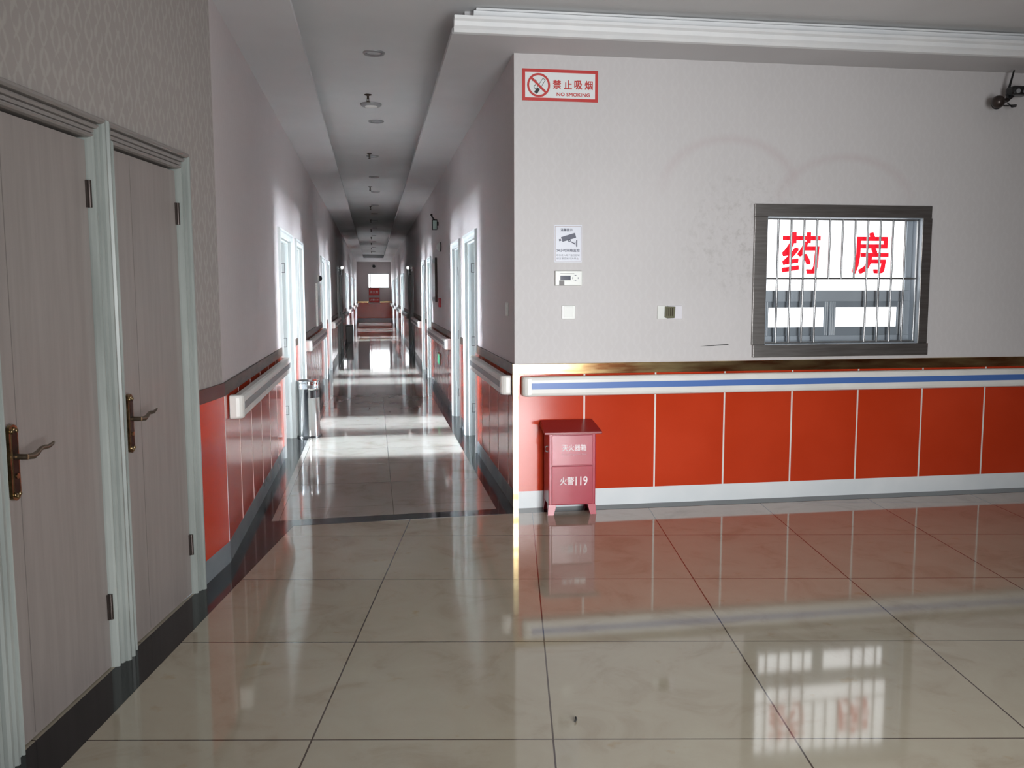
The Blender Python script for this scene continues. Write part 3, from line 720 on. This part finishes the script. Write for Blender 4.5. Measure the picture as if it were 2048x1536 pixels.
cg.tube([(cx-0.045, -0.0068, cz+0.025), (cx-0.04, -0.0068, cz+0.038), (cx-0.02, -0.0068, cz+0.034), (cx-0.012, -0.0068, cz+0.018)], 0.0022, 6)
cg.tube([(cx-0.022, -0.0068, cz+0.002), (cx-0.033, -0.0068, cz-0.008), (cx-0.028, -0.0068, cz-0.02), (cx-0.020, -0.0068, cz-0.026)], 0.0022, 6)
cg.build('cigarette_symbol', M['sign_black'], pb)
rg = MB(); rg.ring((cx, cz), 0.080, 0.066, -0.0085, -0.006)
def rp2(l, t): a = math.radians(-43); return (cx+l*math.cos(a)-t*math.sin(a), cz+l*math.sin(a)+t*math.cos(a))
rg.prism([rp2(-0.068, -0.0075), rp2(0.068, -0.0075), rp2(0.068, 0.0075), rp2(-0.068, 0.0075)], 'y', -0.0088, -0.006)
rg.build('prohibition_ring', M['sign_red'], pb)
for ch, xc in zip('禁止吸烟', (1.277, 1.354, 1.427, 1.501)):
    t = MB(); text_mb(t, ch, xc-0.027, xc+0.027, 2.937, 2.995, -0.006, shift=0.0014); t.build('lettering', M['sign_red'], pb)
t = MB(); text_mb(t, 'NO SMOKING', 1.275, 1.508, 2.889, 2.911, -0.006, shift=0.0007); t.build('lettering', M['sign_red'], pb)

e = on('front', 'surveillance_notice', 0, 0, 'small pale notice with a camera drawing on the front wall', 'sign')
b = MB(); b.box(1.262, 1.459, -0.005, 0, 1.754, 2.012); pb = b.build('sign_board', M['sign_pale'], e)
b = MB()
for q in ((1.266, 1.455, 2.002, 2.005), (1.266, 1.455, 1.760, 1.763), (1.266, 1.269, 1.763, 2.002), (1.452, 1.455, 1.763, 2.002)): b.box(q[0], q[1], -0.0062, -0.0045, q[2], q[3])
b.build('border', M['sign_grey'], pb)
def n2(px, py): return (1.262+(px-280)/320*0.199, 2.012-(py-110)/430*0.258)   # drawing laid out on the board itself
ic = MB()
ic.prism([n2(355, 250), n2(515, 200), n2(530, 255), n2(372, 305)], 'y', -0.0065, -0.005)
ic.prism([n2(330, 275), n2(350, 268), n2(358, 292), n2(335, 298)], 'y', -0.0065, -0.005)
ic.ring(n2(452, 290), 0.010, 0.004, -0.0065, -0.005, n=20)
ic.prism([n2(475, 298), n2(520, 322), n2(515, 334), n2(470, 308)], 'y', -0.0065, -0.005)
ic.prism([n2(530, 282), n2(543, 282), n2(543, 360), n2(530, 360)], 'y', -0.0065, -0.005)
ic.prism([n2(514, 300), n2(522, 300), n2(522, 345), n2(514, 335)], 'y', -0.0065, -0.005)
ic.build('camera_symbol', M['sign_navy'], pb)
t = MB(); text_mb(t, '温馨提示', *[n2(350, 0)[0], n2(488, 0)[0]], n2(0, 182)[1], n2(0, 148)[1], -0.005, shift=0.0004); t.build('lettering', M['sign_navy'], pb)
t = MB(); text_mb(t, '24小时网络监控', n2(303, 0)[0], n2(570, 0)[0], n2(0, 420)[1], n2(0, 385)[1], -0.005, shift=0.0004); t.build('lettering', M['sign_navy'], pb)
t = MB(); text_mb(t, '您已进入电子监控区域', n2(303, 0)[0], n2(570, 0)[0], n2(0, 470)[1], n2(0, 447)[1], -0.005, bold=0.0); t.build('lettering', M['sign_navy'], pb)
t = MB(); text_mb(t, '请注意您的行为举止', n2(303, 0)[0], n2(560, 0)[0], n2(0, 508)[1], n2(0, 485)[1], -0.005, bold=0.0); t.build('lettering', M['sign_navy'], pb)

e = on('front', 'control_panel', 0, 0, 'white wall controller with a dark display below the camera notice', 'controller')
b = MB(); b.box(1.264, 1.458, -0.028, 0, 1.590, 1.694); b.build('housing', M['plastic'], e, bevel=0.005)
b = MB(); b.box(1.300, 1.374, -0.0295, -0.027, 1.628, 1.660); b.build('display', M['lcd'], e)['label'] = 'dark blue display'
b = MB(); b.lathe([(0.021, -0.031), (0.022, -0.027)], (1.408, 0, 1.643), 24, 'y'); b.build('dial', M['plastic'], e)
b = MB()
for a in (0, 90, 180, 270):
    w = math.radians(a); q = (1.408+0.019*math.cos(w), 1.643+0.019*math.sin(w)); b.box(q[0]-(0.002 if a % 180 == 0 else 0.006), q[0]+(0.002 if a % 180 == 0 else 0.006), -0.032, -0.029, q[1]-(0.006 if a % 180 == 0 else 0.002), q[1]+(0.006 if a % 180 == 0 else 0.002))
b.build('dial_mark', M['sign_navy'], e)
b = MB(); b.box(1.292, 1.328, -0.0305, -0.0275, 1.592, 1.626); b.build('sticker', M['greystick'], e)['label'] = 'grey sticker'
b = MB(); b.box(1.300, 1.400, -0.0286, -0.027, 1.673, 1.676); b.build('print_line', M['greystick'], e)

e = on('front', 'light_switch', 0, 0, 'square white light switch on the front wall above the handrail', 'switch')
b = MB(); b.box(1.315, 1.413, -0.010, 0, 1.354, 1.452); b.build('plate', M['plastic'], e, bevel=0.004)
b = MB(); b.hexa([(1.329, -0.011, 1.366), (1.399, -0.011, 1.366), (1.399, -0.006, 1.366), (1.329, -0.006, 1.366), (1.329, -0.016, 1.442), (1.399, -0.016, 1.442), (1.399, -0.006, 1.442), (1.329, -0.006, 1.442)]); b.build('rocker', M['plastic'], e, bevel=0.002)

e = on('front', 'wall_socket', 0, 0, 'wide white socket plate with an olive centre piece', 'socket')
b = MB(); b.box(2.017, 2.092, -0.010, 0, 1.349, 1.447); b.build('plate', M['plastic'], e, bevel=0.004)
b = MB(); b.box(2.094, 2.205, -0.010, 0, 1.349, 1.447); b.build('plate', M['plastic_lilac'], e, bevel=0.004)
b = MB(); b.prism([(2.070, 1.362), (2.090, 1.355), (2.140, 1.357), (2.145, 1.438), (2.072, 1.440)], 'y', -0.030, -0.008); b.build('socket_face', M['olive'], e, bevel=0.003)['label'] = 'olive green socket face'
b = MB()
for k in range(4): b.box(2.080+k*0.013, 2.085+k*0.013, -0.0315, -0.029, 1.372, 1.43)
b.build('slot', M['darkbronze'], e)

# swivel security camera at the ceiling line
e = empty('security_camera', (4.60, D, 2.95), 0, label='black swivel security camera with aerial below the cornice', cat='camera')
b = MB(); b.lathe([(0.045, -0.012), (0.045, 0.0)], (0.03, 0, -0.01), 24, 'y'); b.tube([(0.03, -0.01, -0.01), (0.03, -0.09, -0.01), (0.02, -0.13, -0.01)], 0.018); b.build('bracket', M['blackplastic'], e)
b = MB(); b.ball((-0.068, -0.15, -0.033), 0.046); b.tube([(0.02, -0.13, -0.01), (-0.03, -0.148, -0.025)], 0.014); b.build('ball_joint', M['hinge'], e)['label'] = 'shiny round lamp ball'
b = MB(); b.box(0.015, 0.155, -0.20, -0.10, 0.012, 0.080); b.tube([(0.02, -0.13, -0.01), (0.07, -0.14, 0.03)], 0.014); hd = b.build('camera_head', M['blackplastic'], e, bevel=0.02)
for k in (0.05, 0.108):
    b = MB(); b.lathe([(0.016, -0.206), (0.017, -0.198)], (k, 0, 0.038), 18, 'y'); b.build('lens', M['lens'], hd)
b = MB(); b.tube([(0.022, -0.13, 0.0), (0.028, -0.13, 0.07), (0.062, -0.13, 0.20)], [0.012, 0.009, 0.006]); b.build('aerial', M['blackplastic'], e)
b = MB(); b.tube([(0.03, -0.12, -0.03), (0.06, -0.13, -0.062), (0.10, -0.12, -0.055), (0.12, -0.10, -0.04), (0.09, -0.02, -0.03), (0.06, -0.005, -0.02)], 0.005); b.build('cable', M['blackplastic'], e)

# ------------------------------------------------------------------ things on the corridor walls
e = on('right', 'light_switch', 6.43, 1.42, 'white light switch on the right corridor wall by the corner', 'switch')
b = MB(); b.box(-0.045, 0.045, -0.010, 0, -0.05, 0.05); b.build('plate', M['plastic'], e, bevel=0.004)
b = MB(); b.box(-0.03, 0.03, -0.014, -0.006, -0.036, 0.036); b.build('rocker', M['plastic'], e, bevel=0.002)
e = on('right', 'hose_cabinet', 14.0, 0, 'flat glazed wall cabinet on the right corridor wall past the open doorways', 'cabinet')
b = MB(); b.box(-0.42, 0.42, -0.03, 0, 1.40, 2.06); b.build('case', M['greywhite'], e, bevel=0.004)
b = MB(); b.box(-0.36, 0.36, -0.034, -0.028, 1.46, 2.0); b.build('glass_door', M['glass'], e)['label'] = 'dark glass door'
b = MB(); b.box(0.405, 0.425, -0.036, -0.002, 1.39, 2.07); b.build('edge_strip', M['hinge'], e)
e = on('right', 'flood_light', 13.2, 2.55, 'small hooded wall lamp with a pale green face high on the right corridor wall', 'lamp')
b = MB(); b.box(-0.06, 0.05, -0.095, -0.02, -0.09, 0.06); b.box(-0.02, 0.02, -0.03, 0, -0.03, 0.03); b.build('housing', M['blackplastic'], e, bevel=0.008)
b = MB(); b.box(0.045, 0.056, -0.088, -0.030, -0.085, 0.045); b.build('face', M['mint'], e)['label'] = 'pale green face'
b = MB(); b.tube([(-0.0, -0.06, 0.055), (-0.04, -0.09, 0.10), (-0.06, -0.10, 0.13)], 0.012); b.ball((-0.06, -0.10, 0.135), 0.018); b.build('arm', M['hinge'], e)
e = on('right', 'alarm_sounder', 12.75, 2.19, 'round white alarm sounder on the right corridor wall', 'alarm')
b = MB(); b.lathe([(0.062, 0.0), (0.062, -0.02), (0.055, -0.045), (0.03, -0.065), (0.002, -0.068)], n=24, axis='y'); b.build('dome', M['plastic'], e)
b = MB(); b.lathe([(0.070, 0.0), (0.070, -0.018)], n=24, axis='y'); b.build('base_plate', M['hinge'], e)['label'] = 'dark base plate'
e = on('right', 'fire_call_point', 12.9, 1.39, 'red fire call point on the right corridor wall', 'alarm')
b = MB(); b.box(-0.065, 0.065, -0.04, 0, -0.065, 0.065); b.build('housing', M['alarm_red'], e, bevel=0.008)
b = MB(); b.box(-0.035, 0.035, -0.0425, -0.039, -0.03, 0.03); b.build('press_plate', M['sign_grey'], e)
e = on('right', 'exit_indicator', 13.2, 0.545, 'green glowing exit indicator low on the right corridor panelling', 'sign', y=-0.008)
b = MB(); b.box(-0.20, 0.20, -0.016, 0, -0.085, 0.085); b.build('housing', M['plastic'], e, bevel=0.005)
b = MB(); b.box(-0.175, 0.175, -0.0175, -0.015, -0.065, 0.065); b.build('face', M['exitgreen'], e)['label'] = 'glowing green face'
e = on('left', 'notice_board', 14.0, 0, 'grey framed notice board on the left corridor wall', 'board')
b = MB(); b.box(-0.45, 0.45, -0.02, 0, 1.06, 1.66); b.build('panel', M['base'], e)
b = MB()
for q in ((-0.47, -0.43, 1.04, 1.68), (0.43, 0.47, 1.04, 1.68), (-0.43, 0.43, 1.64, 1.68), (-0.43, 0.43, 1.04, 1.08)): b.box(q[0], q[1], -0.028, 0, q[2], q[3])
b.build('frame', M['steel'], e)
e = on('left', 'dome_camera', 14.05, 1.76, 'small dark dome camera above the notice board', 'camera')
b = MB(); b.lathe([(0.055, 0.0), (0.055, -0.03)], n=20, axis='y'); b.build('base_plate', M['plastic'], e)
b = MB(); b.lathe([(0.045, -0.03), (0.042, -0.05), (0.028, -0.068), (0.002, -0.074)], n=20, axis='y'); b.build('dome', M['blackplastic'], e)
for w, x in (('left', 22.88), ('right', 22.88)):
    e = on(w, 'emergency_light', x, 2.10, 'twin-headed emergency light high on the %s corridor wall' % w, 'lamp', 'twin-headed emergency lights')
    b = MB(); b.box(-0.14, 0.14, -0.06, 0, -0.12, 0.02); b.build('battery_box', M['blackplastic'], e, bevel=0.01)
    for k in (-0.09, 0.09):
        b = MB(); b.ball((k, -0.09, 0.06), 0.042); b.tube([(k, -0.05, 0.0), (k, -0.08, 0.04)], 0.014); h = b.build('lamp_head', M['plastic'], e)
        b = MB(); fx = -1 if w == 'left' else 1
        b.lathe([(0.034, fx*0.034), (0.034, fx*0.046)], (k, -0.09, 0.06), 18, 'x'); b.build('lens', M['spot'], h)

# end wall
e = on('end', 'fire_notice', 0, 0, 'red fire notice with white characters on the end wall under the window', 'sign')
b = MB(); b.box(-0.25, 0.37, -0.03, 0, 0.93, 1.77); pb = b.build('sign_board', M['sign_grey'], e)
b = MB(); b.box(-0.22, 0.34, -0.034, -0.028, 1.36, 1.74); b.box(-0.22, 0.34, -0.034, -0.028, 0.98, 1.24); rb_ = b.build('red_panel', M['sign_red'], e)
for k, ch in enumerate('消火栓'):
    t = MB(); text_mb(t, ch, -0.17+k*0.16, -0.04+k*0.16, 1.47, 1.62, -0.034, bold=0.01); t.build('lettering', M['sign_white'], rb_)
t = MB(); text_mb(t, '火警119', -0.16, 0.28, 1.06, 1.17, -0.034, bold=0.01); t.build('lettering', M['letter_pink'], rb_)
e = on('end', 'dome_camera', 0.07, 2.92, 'dark dome camera high on the end wall', 'camera')
b = MB(); b.lathe([(0.10, 0.0), (0.10, -0.04)], n=20, axis='y'); b.build('base_plate', M['plastic'], e)
b = MB(); b.lathe([(0.09, -0.04), (0.085, -0.08), (0.05, -0.12), (0.002, -0.13)], n=20, axis='y'); b.build('dome', M['blackplastic'], e)

# ------------------------------------------------------------------ ceiling fittings
def downlight(r):
    e = empty('downlight', (0, 0, ZC))
    b = MB(); b.lathe([(r, 0.0), (r, -0.006), (r*0.92, -0.013), (r*0.74, -0.011), (r*0.70, -0.003)], n=36); b.build('trim_ring', M['greyring'], e)
    b = MB(); b.lathe([(r*0.70, 0.0), (r*0.70, -0.004), (r*0.5, -0.009), (0.001, -0.010)], n=30); b.build('lamp_glass', M['lampface'], e)
    return e
dl = [(6.87, 0.040), (9.55, 0.065), (11.95, 0.027), (14.1, 0.05), (16.15, 0.076), (18.6, 0.07), (20.6, 0.07), (22.6, 0.082), (25.2, 0.07), (28.5, 0.07), (32.0, 0.07), (36.0, 0.07), (40.0, 0.07)]
p0 = downlight(0.082)
for i, (y, x) in enumerate(dl):
    o = p0 if i == 0 else copy_tree(p0)
    o.location = (x, y, ZC)
    nm = (ORD+['thirteenth'])[i]
    tag(o, '%s round recessed downlight along the corridor ceiling, counted from the lobby' % nm, 'downlight', 'corridor downlights')
e = empty('smoke_detector', (0.015, 8.70, ZC), 0, label='wide shallow round ceiling disc just beyond the nearest sprinkler', cat='detector')
b = MB(); b.lathe([(0.100, 0.0), (0.100, -0.010), (0.086, -0.024), (0.001, -0.026)], n=36); b.build('disc', M['greyring'], e)
b = MB(); b.lathe([(0.060, -0.025), (0.055, -0.032), (0.001, -0.033)], n=30); b.build('cap', M['plastic'], e)
def sprinkler():
    e = empty('sprinkler', (0, 0, ZC))
    b = MB(); b.lathe([(0.034, 0.0), (0.034, -0.004), (0.016, -0.012)], n=20); b.build('escutcheon', M['darkbronze'], e)
    b = MB(); b.lathe([(0.010, -0.004), (0.010, -0.04), (0.006, -0.042), (0.006, -0.062)], n=12)
    b.tube([(0.010, 0, -0.035), (0.014, 0, -0.05), (0.004, 0, -0.068)], 0.0025, 6); b.tube([(-0.010, 0, -0.035), (-0.014, 0, -0.05), (-0.004, 0, -0.068)], 0.0025, 6)
    b.build('stem', M['darkbronze'], e)
    b = MB(); b.lathe([(0.020, -0.064), (0.021, -0.068), (0.003, -0.070)], n=16); b.build('deflector', M['darkbronze'], e)
    return e
p1 = sprinkler()
for i, y in enumerate((8.30, 11.75, 15.4, 18.9, 22.4, 25.9, 29.4, 32.9, 36.4, 39.9)):
    o = p1 if i == 0 else copy_tree(p1); o.location = (-0.012-0.002*i, y, ZC)
    tag(o, '%s small pendent sprinkler along the corridor ceiling, counted from the lobby' % ORD[i], 'sprinkler', 'corridor sprinklers')

# ------------------------------------------------------------------ litter on the lobby floor
b = MB(); b.tube([(-0.008, -0.016, 0.004), (0, 0, 0.005), (0.003, 0.017, 0.004)], [0.003, 0.004, 0.003], 8)
tag(b.build('litter_scrap', M['dirt'], loc=(0.699, 2.97, 0.0012)), 'tiny dark scrap lying on the beige lobby tiles', 'litter')
